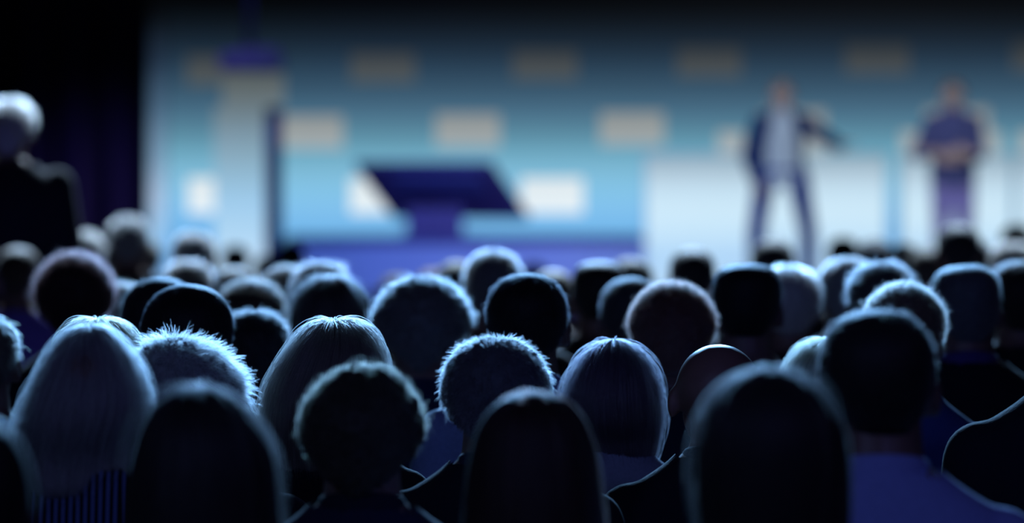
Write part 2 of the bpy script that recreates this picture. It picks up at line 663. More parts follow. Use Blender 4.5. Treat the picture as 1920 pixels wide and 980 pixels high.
def strands(sh, cut, gap, kind, n, rng, length, fly, wave=0.3):
    """combed or bristling fibres growing out of the hair mass; returns (points[n, k, 3], radius)"""
    s = sh.s
    zc = -(gap + 0.106 * s)
    m = int(n * 1.9)
    th = rng.uniform(0, 2 * PI, m)
    if kind == 'combed':
        t0 = rng.uniform(0.0, 0.55, m) ** 1.3
    else:
        t0 = np.sqrt(rng.uniform(0.0, 1.0, m)) * 0.97
    nc = max(12, n // 40)
    cid = rng.integers(0, nc, m)
    if kind == 'combed':
        cth = rng.uniform(0, 2 * PI, nc)
        th = cth[cid] + rng.normal(0, 0.035, m)
    z = -np.interp(t0, sh.t, sh.dz)
    keep = np.array([on_hair(a, zz - zc, cut, s) for a, zz in zip(th, z)])
    th, t0, cid = th[keep][:n], t0[keep][:n], cid[keep][:n]
    m = len(th)
    if kind == 'combed':
        K = 9
        L = rng.uniform(0.35, 1.0, m) * length / sh.length
        u = np.linspace(0, 1, K)
        front = np.abs((th + PI) % (2 * PI) - PI) < 1.02       # fringe fibres stop at the hairline
        t_line = np.interp(gap + 0.045 * s, sh.dz, sh.t)
        L = np.where(front, np.minimum(L, np.maximum(0.01, t_line - t0)), L)
        T = np.minimum(1.0, t0[:, None] + L[:, None] * u)
        wob = (rng.normal(0, 0.06, (nc, 1))[cid] + rng.normal(0, 0.03, (m, 1))) * u + rng.normal(0, 0.006, (m, K)) + rng.normal(0, 0.05, (nc, 1))[cid] * np.sin(u * PI * 2 + rng.uniform(0, 6, (nc, 1))[cid]) * u * wave
        TH = th[:, None] + wob
        P = sh.P(TH, T)
        N = sh.N(TH, np.maximum(T, 0.015))
        lift = np.abs(rng.normal(0.0, 0.0012, (nc, 1)))[cid] + np.abs(rng.normal(0.0, 0.0008, (m, 1))) + 0.0006 + 0.0008 * rng.normal(0, 1, (m, 1)) * u
        f = rng.random(m) < fly
        out = np.zeros((m, K))
        out[f] = (rng.uniform(0.004, 0.022, (f.sum(), 1)) * np.sin(u * PI * rng.uniform(0.5, 1.0, (f.sum(), 1))))
        P = P + N * (lift + out)[..., None] * s
        # fibres running past the last ring hang straight down
        over = np.maximum(0, t0[:, None] + L[:, None] * u - 1.0) * sh.length
        P[..., 2] -= np.minimum(over, 0.015)
    else:
        K = 6
        u = np.linspace(0, 1, K)
        base = sh.P(th, t0)
        N = sh.N(th, np.maximum(t0, 0.015))
        dn = sh.P(th, np.minimum(1, t0 + 0.02)) - base
        dn /= np.linalg.norm(dn, axis=-1, keepdims=True) + 1e-9
        rnd = rng.normal(0, 0.7, (m, 3)) + rng.normal(0, 1.0, (nc, 3))[((th * 57.3 / 9).astype(int) * 7 + (t0 * 14).astype(int) * 131) % nc]
        ln = length * rng.uniform(0.5, 1.0, m) * (1 + (rng.random(m) < fly) * 0.7)
        if kind == 'curly':
            side = np.cross(N, dn)
            ph = rng.uniform(0, 2 * PI, (m, 1))
            ang = ph + u * rng.uniform(3, 7, (m, 1))
            rad = rng.uniform(0.004, 0.009, (m, 1))
            P = base[:, None, :] - N[:, None, :] * 0.004 + N[:, None, :] * (u * ln[:, None] * 0.6)[..., None] \
                + (dn[:, None, :] * np.cos(ang)[..., None] + side[:, None, :] * np.sin(ang)[..., None]) * (rad * np.minimum(1, u * 3))[..., None]
        else:
            lean = 0.9 if kind == 'bristle' else 1.7
            d0 = N * 1.0 + dn * lean * 0.5 + rnd * 0.28
            d0 /= np.linalg.norm(d0, axis=-1, keepdims=True)
            d1 = N * 0.25 + dn * lean + rnd * 0.3
            d1 /= np.linalg.norm(d1, axis=-1, keepdims=True)
            uu = u[None, :, None]
            P = base[:, None, :] - N[:, None, :] * 0.003 + (d0[:, None, :] * (uu - 0.5 * uu ** 2) + d1[:, None, :] * 0.5 * uu ** 2) * ln[:, None, None]
    return P


def curves_object(P, r0, mat, parent, name='hair_strands'):
    m, K, _ = P.shape
    cv = bpy.data.hair_curves.new('strands')
    cv.add_curves([K] * m)
    cv.attributes['position'].data.foreach_set('vector', P.astype(np.float32).ravel())
    rad = cv.attributes.get('radius') or cv.attributes.new('radius', 'FLOAT', 'POINT')
    rr = np.tile(np.linspace(1.0, 0.25, K) * r0, m).astype(np.float32)
    rad.data.foreach_set('value', rr)
    cv.materials.append(mat)
    o = bpy.data.objects.new(name, cv)
    COL.objects.link(o)
    o.parent = parent
    o['kind'] = 'stuff'
    return o


CHAIR = {}


def chair(x, y, s, rz):
    """the stacking chair that carries one listener"""
    if not CHAIR:
        CHAIR['seat'] = box((-0.20, -0.155, -0.045), (0.20, 0.17, 0.0), 0.012)
        CHAIR['backrest'] = box((-0.19, -0.235, 0.12), (0.19, -0.21, 0.36), 0.01)
        for n_, (lx, ly) in enumerate(((-0.185, 0.15), (0.185, 0.15))):
            bm = bmesh.new()
            capsule(bm, (lx, ly, -0.05), (lx, ly + 0.01, -0.378), 0.011, 0.011, 8)
            CHAIR['leg%d' % n_] = bm_mesh(bm, 'leg', True)
        for n_, lx in enumerate((-0.205, 0.205)):
            bm = bmesh.new()
            chain(bm, [(lx, -0.222, 0.34), (lx, -0.215, -0.03), (lx, -0.21, -0.378)], (0.011, 0.011, 0.011))
            CHAIR['rear%d' % n_] = bm_mesh(bm, 'leg', True)
    top = 0.392 * s
    r = empty('chair', (x, y, 0), rz)
    tag(r, 'dark upholstered stacking chair under one of the listeners', 'chair', 'chairs under the audience')
    m_f, m_c = pbr_once('chair_metal', (0.02, 0.02, 0.022), 0.4, 0.5), cloth((0.014, 0.016, 0.04))
    for nm, key, mt in (('seat', 'seat', m_c), ('backrest', 'backrest', m_c), ('leg', 'leg0', m_f), ('leg', 'leg1', m_f), ('leg', 'rear0', m_f), ('leg', 'rear1', m_f)):
        link(nm, CHAIR[key], mt, r, (0, 0, top)).scale = (s, s, s)
    return r


def pbr_once(name, *a):
    if name not in _mc:
        _mc[name] = pbr(name, *a)
    return _mc[name]


REPORT = []
_seen = []
_seed = [0]
GREY = (0.42, 0.45, 0.48)
WHITE = (0.62, 0.62, 0.60)
BLACK = (0.012, 0.012, 0.015)
DARK = (0.03, 0.027, 0.027)
BROWN = (0.085, 0.055, 0.04)
ASH = (0.17, 0.145, 0.12)
BLOND = (0.40, 0.31, 0.19)
RED = (0.16, 0.055, 0.04)
SKIN = (0.22, 0.13, 0.11)
SKIN_LIGHT = (0.62, 0.47, 0.42)
SUIT = (0.010, 0.012, 0.02)
NAVY = (0.015, 0.022, 0.06)


def person(label, cx, top, W, d, style='short', hair=DARK, sex='man', cl=SUIT, collar=None, rows=None, nst=0, skind=None,
           slen=None, rough=0.0, fly=0.04, stripes=False, r0=0.00042, tilt=0.0, skin_c=SKIN, gap=None, garment='jacket', cut=None, wave=0.3, yaw=None):
    """a seated listener seen from behind: cx, top, W are where and how wide the hair shows at distance d"""
    _seed[0] += 1
    seed = _seed[0]
    rng = np.random.default_rng(seed)
    k = d / F
    p = at(cx, top, d)
    gap = gap if gap is not None else {'afro': 0.045, 'bald': 0.0, 'long': 0.016, 'bob': 0.016}.get(style, 0.013)
    s = (p.z - gap) / HEADTOP
    Wm = max(W * k, 0.170 * s if sex != 'woman' else 0.164 * s)
    _seen.append((cx, top, d)); REPORT.append((label[:34], round(d, 2), round(p.x, 2), round(s, 3), round(W * k / s, 3)))
    root = empty('person', (p.x, p.y, 0))
    tag(root, label, 'person', 'seated audience')
    root.rotation_euler = (0, 0, yaw if yaw is not None else (0.0 if rows else rng.uniform(-0.08, 0.08)))
    b = link('body', BODY[sex], skin(skin_c), root)
    g = link(garment, TOP[sex], cloth(cl, stripes), root)
    t = link('trousers', TROUSERS, cloth(SUIT), root)
    parts = [b, g, t]
    if collar:
        parts.append(link('collar', COLLAR, cloth(collar), root))
    for o in parts:
        o.scale = (s, s, s)
    chair(p.x, p.y, s, root.rotation_euler.z)
    if style == 'bald':
        return root
    if rows:
        rr = [((y - top) * k, (a - cx) * k, (c - cx) * k) for (y, a, c) in rows]
        if rows[0][0] > top:
            m_ = (rows[0][1] + rows[0][2]) / 2 - cx
            rr.insert(0, (0.0, m_ * k, m_ * k))
        else:
            m_ = (rr[0][1] + rr[0][2]) / 2
            rr[0] = (0.0005, rr[0][1], rr[0][2])
            rr.insert(0, (0.0, m_, m_))
    else:
        q = rng.uniform(-0.05, 0.05, 2)
        rr = [(a * Wm * (1 + q[1]), -h * Wm / 2 * (1 + q[0] * (1 - a)), h * Wm / 2 * (1 - q[0] * (1 - a))) for (a, h) in PRESET[style]]
    sh = Shell(rr, gap, s, Wm)
    cut = cut or ('long' if style in ('long', 'bob') else 'short')
    hm = hair_mesh(sh, cut, gap, rough, seed, ridge=0.004 if cut == 'long' else 0.002)
    h = link('hair', hm, hair_solid(hair), root, (0, 0, p.z))
    if nst:
        skind = skind or ('combed' if style in ('long', 'bob') else 'curly' if style == 'afro' else 'swept')
        slen = slen or {'combed': 0.22, 'curly': 0.03, 'swept': 0.03, 'bristle': 0.022}[skind]
        curves_object(strands(sh, cut, gap, skind, nst, rng, slen * s, fly, wave), r0, hair_fibre(hair), h)
    return root


# ================================================================== THE ROOM
carpet = pbr('dark_carpet', (0.012, 0.014, 0.03), 0.9, 0.1, 0.1, 0.5, 90, 0.5)
blackout = pbr('black_paint', (0.006, 0.006, 0.009), 0.9, 0.1, 0, 0.3, 20)
tag(link('floor', box((-12, -3, -0.1), (12, 50, 0)), carpet), kind='structure')
tag(link('ceiling', box((-12, -3, 9.5), (12, 50, 9.7)), blackout), kind='structure')
tag(link('wall_left', box((-12.2, -3, 0), (-12, 50, 9.5)), blackout), kind='structure')
tag(link('wall_right', box((12, -3, 0), (12.2, 50, 9.5)), blackout), kind='structure')
tag(link('wall_back', box((-12, 49.8, 0), (12, 50, 9.5)), blackout), kind='structure')
tag(link('wall_rear', box((-12, -3.2, 0), (12, -3, 9.5)), blackout), kind='structure')

# stage platform
STZ = 0.43
st = empty('stage_platform', (0, 43, 0))
tag(st, 'wide low black stage platform running under the lit screen', 'stage')
link('deck', box((-11.5, -5.0, STZ - 0.05), (11.5, 5.5, STZ - 0.001), 0.01), pbr('stage_deck', (0.02, 0.025, 0.06), 0.5, 0.4, 0, 0.3, 12), st)
link('fascia', box((-11.5, -4.95, 0.0), (11.5, -4.90, STZ - 0.05)), blackout, st)

# ------------------------------------------------------------------ LED wall with its logo panels
DW = 46.0
wall_rows = [(520, (86, 158, 228)), (440, (108, 178, 232)), (400, (128, 192, 238)), (360, (132, 196, 232)), (320, (126, 186, 214)), (285, (108, 166, 190)),
             (250, (90, 138, 160)), (210, (72, 110, 134)), (170, (56, 86, 108)), (130, (42, 66, 86)), (95, (29, 46, 62)), (55, (17, 27, 37)), (20, (7, 11, 15)), (-10, (2, 3, 4)), (-60, (1, 1, 2))]
sto, z0, z1 = screen_stops(DW, wall_rows, 520, -60)
led = glow_ramp('led_picture', sto, z0, z1)
L = at(312, 0, DW).x
scr = empty('led_wall', (0, DW, STZ))
tag(scr, 'huge luminous blue screen behind the stage carrying staggered pale rectangles', 'screen')
link('screen_face', box((L, 0, 0.002), (8.5, 0.12, 5.2)), led, scr)
logo_rows = [(400, (232, 243, 250)), (365, (226, 238, 243)), (330, (222, 230, 234)), (280, (164, 178, 184)), (245, (152, 158, 158)), (210, (136, 143, 145)),
             (160, (84, 92, 94)), (125, (70, 76, 80)), (95, (50, 56, 60)), (20, (14, 15, 16)), (0, (6, 6, 7))]
sto, z0, z1 = screen_stops(DW, logo_rows, 400, 0)
logo_mat = glow_ramp('logo_picture', sto, z0, z1)


def logo(x0, x1, y0, y1):
    a, b = at(x0, y1, DW - 0.03), at(x1, y0, DW - 0.03)
    o = link('logo_panel', box((a.x, -0.03, a.z - STZ), (b.x, -0.001, b.z - STZ), 0.006), logo_mat, scr)
    return o


for x in (410, 718, 1022, 1330, 1645, 1960):
    logo(x - 60, x + 60, 98 - (x - 718) * 0.017, 154 - (x - 718) * 0.017)
for x in (583, 877, 1185, 1488, 1795, 2100):
    logo(x - 60, x + 60, 217 - (x - 583) * 0.012, 279 - (x - 583) * 0.012)
for x in (410, 714, 1034):
    logo(x - 58, x + 60, 334, 400)

# pale upright at the screen edge; the light on it is put in as glow
strip_rows = [(520, (130, 180, 232)), (440, (156, 202, 240)), (370, (168, 194, 224)), (300, (124, 158, 186)), (200, (72, 100, 126)), (120, (36, 52, 72)), (40, (11, 16, 22)), (0, (3, 4, 5))]
sto, z0, z1 = screen_stops(45.6, strip_rows, 520, 0)
a, b = at(279, 520, 45.6), at(311, 0, 45.6)
ed = empty('edge_upright', ((a.x + b.x) / 2, 45.6, STZ))
tag(ed, 'narrow pale lit upright between the black drape and the blue screen', 'upright')
hw_ = (b.x - a.x) / 2
link('glow_face', box((-hw_, -0.02, 0), (hw_, 0, 4.8)), glow_ramp('strip_glow', sto, z0, z1), ed)
link('housing', box((-hw_, 0.0, 0), (hw_, 0.12, 4.8)), blackout, ed)

# black drape with real folds
bm = bmesh.new()
x1 = at(278, 0, 45.2).x
nx = 260
rows_ = []
rd = random.Random(3)
for j in range(2):
    row = []
    for i in range(nx + 1):
        x = -11.5 + (x1 + 11.5) * i / nx
        y = 0.09 * math.sin(i * 0.55 + 0.8 * math.sin(i * 0.07)) + 0.03 * math.sin(i * 1.3)
        row.append(bm.verts.new((x, y, 0.01 if j == 0 else 8.5)))
    rows_.append(row)
for i in range(nx):
    bm.faces.new((rows_[0][i], rows_[0][i + 1], rows_[1][i + 1], rows_[1][i]))
me = bm_mesh(bm, 'drape', True)
dr = link('stage_drape', me, pbr('drape_velvet', (0.016, 0.015, 0.03), 0.85, 0.1, 0.15, 0.4, 8), loc=(0, 45.2, STZ))
tag(dr, 'tall black pleated drape closing the dark side of the stage', 'curtain')
so = dr.modifiers.new('thickness', 'SOLIDIFY')
so.thickness = 0.01

# ------------------------------------------------------------------ lit panels, column, hanging unit
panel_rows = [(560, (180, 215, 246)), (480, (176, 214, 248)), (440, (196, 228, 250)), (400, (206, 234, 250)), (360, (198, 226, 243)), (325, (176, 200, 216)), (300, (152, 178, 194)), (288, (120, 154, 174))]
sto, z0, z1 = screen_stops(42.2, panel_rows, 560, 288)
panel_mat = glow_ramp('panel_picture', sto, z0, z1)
PLATES = ((1370,), (1530,), (1713, 1852), (1935, 2060))
frame_mat = pbr('white_frame', (0.5, 0.52, 0.55), 0.5, 0.4)
for i, (a, b, lab) in enumerate(((1209, 1432, 'glowing white panel nearest the tilted monitor, the outermost of four'),
                                 (1436, 1662, 'glowing white panel directly behind the person with raised hands'),
                                 (1688, 1898, 'glowing white panel directly behind the person with folded arms'),
                                 (1904, 2125, 'glowing white panel cut off by the edge of the picture, next to folded arms'))):
    p, q = at(a, 288, 42.2), at(b, 288, 42.2)
    r = empty('light_panel', ((p.x + q.x) / 2, 42.2, STZ))
    tag(r, lab, 'panel', 'lit panels on the stage')
    hw_ = (q.x - p.x) / 2
    H = p.z - STZ
    link('glow_face', box((-hw_ + 0.01, -0.012, 0.03), (hw_ - 0.01, 0.01, H - 0.01), 0.003), panel_mat, r)
    link('frame', box((-hw_, 0.0, 0.0), (hw_, 0.10, H), 0.006), frame_mat, r)
    for px_ in PLATES[i]:
        c_ = at(px_, 266, 42.2)
        x_ = c_.x - r.location.x
        link('top_plate', box((x_ - 0.105, -0.014, H + 0.004), (x_ + 0.105, 0.02, H + 0.185), 0.006), logo_mat, r)
    for s_ in (-1, 1):
        link('foot', box((s_ * (hw_ - 0.12) - 0.03, -0.05, 0.0), (s_ * (hw_ - 0.12) + 0.03, 0.28, 0.03), 0.004), frame_mat, r)

# tall pale column
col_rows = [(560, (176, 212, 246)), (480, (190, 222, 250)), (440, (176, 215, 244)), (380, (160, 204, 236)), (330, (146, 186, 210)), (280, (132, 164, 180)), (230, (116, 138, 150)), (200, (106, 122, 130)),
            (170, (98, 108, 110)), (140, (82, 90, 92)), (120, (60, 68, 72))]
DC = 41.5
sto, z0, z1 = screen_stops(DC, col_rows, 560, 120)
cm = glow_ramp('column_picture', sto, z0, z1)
p, q = at(402, 200, DC), at(497, 200, DC)
r = empty('lit_column', ((p.x + q.x) / 2, DC, STZ))
tag(r, 'tall pale luminous column with a wider block on top and a shaded side', 'column')
hw_ = (q.x - p.x) / 2
column_shade = pbr('column_shade', (0.02, 0.025, 0.09), 0.6, 0.3)  # shadow side of the column, its shade put into the dark colour
zt = p.z - STZ
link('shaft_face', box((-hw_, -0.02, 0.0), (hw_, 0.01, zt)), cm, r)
e_ = at(526, 200, DC).x - r.location.x
link('shaft_side', box((hw_ + 0.002, 0.0, 0.0), (e_, 0.35, zt - 0.01), 0.004), column_shade, r)
c0, c1 = at(418, 200, DC).x - r.location.x, at(530, 200, DC).x - r.location.x
ct = at(0, 137, DC).z - STZ
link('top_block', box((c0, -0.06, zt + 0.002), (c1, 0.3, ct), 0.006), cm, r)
link('base_plate', box((-hw_ - 0.1, -0.15, 0.0), (e_ + 0.05, 0.45, 0.02), 0.004), column_shade, r)

# dark unit hanging above the column
DH = 41.0
p, q = at(414, 134, DH), at(531, 90, DH)
r = empty('hanging_projector', ((p.x + q.x) / 2, DH, p.z))
tag(r, 'dark projector hanging on a pole above the pale column', 'projector')
hw_ = (q.x - p.x) / 2
H = q.z - p.z
nv = pbr('navy_metal', (0.005, 0.008, 0.02), 0.5, 0.4)
link('case', box((-hw_, -0.25, 0), (hw_, 0.25, H * 0.82), 0.02), nv, r)
link('top_cover', box((-hw_ * 0.45, -0.2, H * 0.82), (hw_ * 0.9, 0.2, H), 0.015), nv, r)
bm = bmesh.new()
capsule(bm, (-0.02, 0, H), (-0.02, 0, 9.5 - p.z), 0.03, 0.03)
link('pole', bm_mesh(bm, 'pole', True), nv, r)
bm = bmesh.new()
bmesh.ops.create_cone(bm, cap_ends=True, segments=24, radius1=0.06, radius2=0.05, depth=0.08, matrix=Matrix.Translation((hw_ * 0.4, 0.27, H * 0.4)) @ Matrix.Rotation(PI / 2, 4, 'X'))
link('lens', bm_mesh(bm, 'lens', True), pbr('lens_glass', (0.01, 0.01, 0.02), 0.1, 0.6), r)

# ------------------------------------------------------------------ riser and tilted monitor
DR = 42.4
rx0, rx1 = at(536, 0, DR).x, at(1206, 0, DR).x
rz = at(0, 446, DR).z
r = empty('stage_riser', ((rx0 + rx1) / 2, DR, STZ))
tag(r, 'long low riser with a violet blue front and dark top edge below the screen', 'riser')
hw_ = (rx1 - rx0) / 2
h_ = rz - STZ
link('front_panel', box((-hw_, -0.02, 0.0), (hw_, 0.02, h_ - 0.055)), pbr('violet_cloth', (0.30, 0.38, 0.64), 0.8, 0.2, 0.2, 0.12, 25, 0.2), r)
link('top_deck', box((-hw_ - 0.01, -0.04, h_ - 0.053), (hw_ + 0.01, 1.4, h_), 0.006), pbr('deck_edge', (0.05, 0.055, 0.22), 0.5, 0.3), r)
link('back_panel', box((-hw_, 1.36, 0.0), (hw_, 1.39, h_ - 0.055)), blackout, r)

# a wide flat monitor on a low stand, tipped back and turned, its back to the audience
TL, TR_, BL, BR = (668, 306), (928, 306), (746, 408), (990, 406)
DM = 42.9
k = DM / F
u = Vector((256 * k, -150 * k, 0))              # along the width
v = Vector((70 * k, 122 * k, -101 * k))         # from the top edge to the bottom edge
c = at(829, 357, DM)
c.z = rz + (c.z - rz)
r = empty('tilted_monitor', (c.x, c.y, rz))
tag(r, 'large dark flat monitor tipped back on a low stand, its back to us', 'monitor')
un, vn = u.normalized(), v.normalized()
nn = un.cross(vn).normalized()
mid = Vector((0, 0, c.z - rz))
M = Matrix.Translation(mid) @ Matrix((un, vn, nn)).transposed().to_4x4()
mm = pbr('monitor_shell', (0.09, 0.07, 0.22), 0.6, 0.25, 0, 0.2, 10)


def moved(me, M):
    me.transform(M)
    return me


wu, wv = u.length / 2, v.length / 2
link('shell', moved(box((-wu, -wv, -0.03), (wu, wv, 0.03), 0.012), M), mm, r)
link('back_cover', moved(box((-wu * 0.55, -wv * 0.75, -0.06), (wu * 0.75, -wv * 0.1, -0.028), 0.01), M), pbr('cover_plastic', (0.09, 0.10, 0.30), 0.55, 0.3), r)
link('screen', moved(box((-wu * 0.96, -wv * 0.94, 0.029), (wu * 0.96, wv * 0.94, 0.034)), M), pbr('dead_screen', (0.01, 0.01, 0.015), 0.2, 0.5), r)
bm = bmesh.new()
lo = M @ Vector((-wu * 0.2, wv * 0.9, 0))
bz = 0.012
x_a, x_b = at(762, 0, DM).x - c.x, at(868, 0, DM).x - c.x
box_bm(bm, (x_a, -0.05, 0.02), (x_b, 0.12, lo.z + 0.06), 0.01)
link('neck', bm_mesh(bm, 'neck'), mm, r)
link('base', box((x_a - 0.05, -0.22, 0.0), (x_b + 0.1, 0.32, 0.02), 0.008), mm, r)

# ================================================================== PEOPLE ON STAGE
SD = 0.41            # standing figures carry the seated torso this much higher


def standing(label, cx, top, d, floor_z, arms, legs, face, hair, colors, rz_=PI, jacket_open=0.0, nst=0, hairW=0.172, crotch=0.84, bare=False):
    """arms: two chains shoulder-elbow-wrist; legs: two chains hip-knee-ankle (x to the figure's own right, y forward)"""
    p = at(cx, top, d)
    s = (p.z - floor_z - 0.012) / (HEADTOP + SD)
    root = empty('person', (p.x, d, floor_z), rz_)
    tag(root, label, 'person')
    hc = (0, 0, HEADZ + SD)
    flesh = SKIN_LIGHT if rz_ else SKIN
    bm = bmesh.new()
    torso_prims(bm, SD, 1.0)
    head_prims(bm, hc, 1.0, 0.056)
    for a in arms:
        chain(bm, a['pts'], (0.05, 0.04, 0.027))
        sd = 1 if a['pts'][0][0] > 0 else -1
        hand_prims(bm, a['pts'][2], a['aim'], a.get('thumb', -sd), a['up'], a.get('curl', 0.3), 0.03)
    for g in legs:
        chain(bm, g, (0.085, 0.055, 0.038))
        capsule(bm, Vector(g[2]) + Vector((0, -0.03, -0.045)), Vector(g[2]) + Vector((0, 0.13, -0.055)), 0.036, 0.03)
    body = link('body', fuse(bm, 0.006, 4, 0.5, face_post(hc)), skin(flesh), root)
    parts = [body]
    # shirt
    bm = bmesh.new()
    torso_prims(bm, SD, 1.0, 0.006, top=1.09)
    sh_ = link('shirt', cut_faces(fuse(bm, 0.01, 3, 0.5), lambda c: c.z > 1.068 + SD), cloth(colors[0]), root)
    parts.append(sh_)
    # jacket
    bm = bmesh.new()
    torso_prims(bm, SD, 1.0, 0.02, top=1.09)
    for a in arms:
        chain(bm, a['pts'][:2] if bare else a['pts'], (0.055, 0.048, 0.036), 0.012)
    me = fuse(bm, 0.01, 4, 0.5)
    if jacket_open:
        cut_faces(me, lambda c: c.z > 1.068 + SD or (c.y > 0.02 and abs(c.x) < jacket_open * (0.35 + 0.65 * min(1, (1.1 + SD - c.z) / 0.3)) and c.z < 1.2 + SD and abs(c.x) < 0.13))
    else:
        cut_faces(me, lambda c: c.z > 1.068 + SD)
    parts.append(link('jacket', me, cloth(colors[1]), root))
    # trousers and shoes
    bm = bmesh.new()
    loft_rings(bm, [(crotch, 0.10, 0.09, 0, -0.02), (crotch + 0.06, 0.172, 0.13, 0, -0.03), (1.02, 0.172, 0.128, 0, -0.03)])
    for g in legs:
        chain(bm, g, (0.095, 0.07, 0.06))
    parts.append(link('trousers', fuse(bm, 0.01, 4, 0.5), cloth(colors[2]), root))
    for g in legs:
        bm = bmesh.new()
        capsule(bm, Vector(g[2]) + Vector((0, -0.03, -0.038)), Vector(g[2]) + Vector((0, 0.14, -0.044)), 0.043, 0.037)
        parts.append(link('shoe', fuse(bm, 0.008, 3, 0.6), cloth((0.01, 0.01, 0.012)), root))
    for o in parts:
        o.scale = (s, s, s)
    W = hairW * s
    rr = [(a * W, -h * W / 2, h * W / 2) for (a, h) in PRESET['short']]
    sh2 = Shell(rr, 0.012, s, W)
    hm = hair_mesh(sh2, 'short', 0.012, 0.0, 7)
    h = link('hair', hm, hair_solid(hair), root, (0, 0, p.z - floor_z))
    if nst:
        curves_object(strands(sh2, 'short', 0.012, 'swept', nst, np.random.default_rng(5), 0.028, 0.05), 0.0009, hair_fibre(hair), h)
    return root


def two_legs(spread, ankle, knee_y=0.03):
    return [[(s * 0.085, -0.02, 0.88), (s * (0.085 + spread) * 0.97, knee_y, 0.48), (s * ankle, -0.02, 0.085)] for s in (-1, 1)]


standing('person on stage in open blue jacket and white shirt, legs apart, one arm out', 1466, 150, 40.2, STZ,
         [{'pts': [(0.175, -0.02, 1.385), (0.262, -0.03, 1.12), (0.20, 0.09, 0.92)], 'aim': (-0.3, 0.3, -1), 'up': (1, 0.3, 0)},
          {'pts': [(-0.175, -0.02, 1.385), (-0.33, 0.02, 1.27), (-0.44, 0.18, 1.20)], 'aim': (-0.5, 0.6, 0.1), 'up': (0, 0.2, 1)}],
         [[(s * 0.125, -0.02, 0.97), (s * 0.205, 0.03, 0.52), (s * 0.20, -0.02, 0.085)] for s in (-1, 1)], None,
         (0.55, 0.46, 0.40), ((0.58, 0.74, 0.85), (0.014, 0.04, 0.16), (0.015, 0.05, 0.30)), jacket_open=0.135, crotch=0.93)
standing('person on stage with pale hair, violet trousers and forearms folded at the waist', 1787, 150, 40.6, STZ,
         [{'pts': [(0.17, -0.02, 1.375), (0.28, 0.03, 1.13), (0.03, 0.23, 1.14)], 'aim': (-1, 0.15, 0.05), 'up': (0, 1, 0.3)},
          {'pts': [(-0.17, -0.02, 1.375), (-0.20, 0.03, 1.13), (-0.02, 0.19, 1.09)], 'aim': (1, 0.1, 0.1), 'up': (0, 1, 0.3)}],
         two_legs(0.01, 0.10), None, (0.45, 0.38, 0.33), ((0.03, 0.04, 0.2), (0.10, 0.12, 0.30), (0.36, 0.34, 0.75)), hairW=0.18, bare=True)
o = standing('grey haired person in a dark suit standing in the darkness by the drape', 18, 185, 19.5, 0.0,
             [{'pts': [(0.175, -0.02, 1.40), (0.22, -0.02, 1.12), (0.2, 0.05, 0.87)], 'aim': (0, 0.1, -1), 'up': (1, 0, 0)},
              {'pts': [(-0.175, -0.02, 1.40), (-0.22, -0.02, 1.12), (-0.2, 0.05, 0.87)], 'aim': (0, 0.1, -1), 'up': (-1, 0, 0)}],
             two_legs(0.02, 0.11), None, WHITE, ((0.03, 0.03, 0.05), SUIT, SUIT), rz_=0.0, hairW=0.185, nst=3000)

# ================================================================== AUDIENCE
# nearest, out of focus
person('person with very long smooth dark hair in front of the man in a blue shirt', 1445, 689, 290, 6.87, 'long', DARK, 'woman', nst=400, slen=0.3,
       rows=[(690, 1425, 1462), (697, 1395, 1492), (715, 1360, 1525), (745, 1330, 1555), (790, 1308, 1580), (840, 1300, 1590), (920, 1300, 1593), (1000, 1306, 1590), (1100, 1318, 1578)], garment='top')
person('person with long straight reddish dark hair before the smooth bob', 1001, 733, 262, 7.59, 'long', (0.05, 0.025, 0.022), 'woman', nst=300, slen=0.3,
       rows=[(735, 980, 1022), (742, 952, 1050), (760, 922, 1078), (795, 898, 1102), (850, 880, 1120), (920, 868, 1132), (1000, 862, 1140), (1090, 870, 1132)], garment='top')
person('person with short wavy sandy hair in front of the swept blond head', 680, 685, 245, 8.31, 'short', (0.055, 0.048, 0.032), 'man', nst=3500, skind='curly', slen=0.022, rough=0.010, fly=0.1,
       rows=[(687, 655, 720), (694, 638, 738), (708, 612, 750), (728, 592, 765), (758, 571, 789), (792, 561, 800), (830, 557, 795), (865, 557, 790), (900, 563, 780), (932, 574, 766)], cl=(0.02, 0.02, 0.05), collar=(0.015, 0.015, 0.03))
person('person with long dark hair spreading downward, in front of fluffy white hair', 377, 721, 295, 6.96, 'long', DARK, 'woman', nst=400, slen=0.3,
       rows=[(722, 352, 396), (731, 322, 425), (750, 295, 453), (775, 276, 479), (810, 258, 505), (860, 246, 523), (920, 236, 529), (1000, 229, 533), (1100, 226, 535)], garment='top')
person('dark blurred head closest to us', -66, 772, 270, 6.10, 'long', BLACK, 'woman', garment='top')
person('man with cropped dark hair, white collar and blue shirt', 1645, 579, 224, 7.80, 'short', DARK, 'man', (0.34, 0.40, 0.85), (0.34, 0.40, 0.85), nst=1500, skind='bristle', slen=0.012,
       rows=[(582, 1610, 1680), (588, 1588, 1700), (602, 1566, 1720), (625, 1549, 1738), (655, 1537, 1750), (695, 1533, 1754), (735, 1537, 1752), (770, 1550, 1745), (800, 1568, 1730)], garment='shirt')
person('person with long loose grey blond hair over a striped top', 168, 612, 240, 8.69, 'long', (0.24, 0.235, 0.25), 'woman', (0.16, 0.22, 0.5), nst=14000, slen=0.3, stripes=True, fly=0.05, wave=1.6, r0=0.0006,
       rows=[(614, 150, 186), (621, 133, 203), (640, 116, 220), (670, 97, 243), (700, 82, 259), (740, 64, 273), (768, 52, 273), (800, 42, 264), (840, 38, 250), (880, 44, 242), (925, 58, 218), (975, 80, 190)], garment='top')

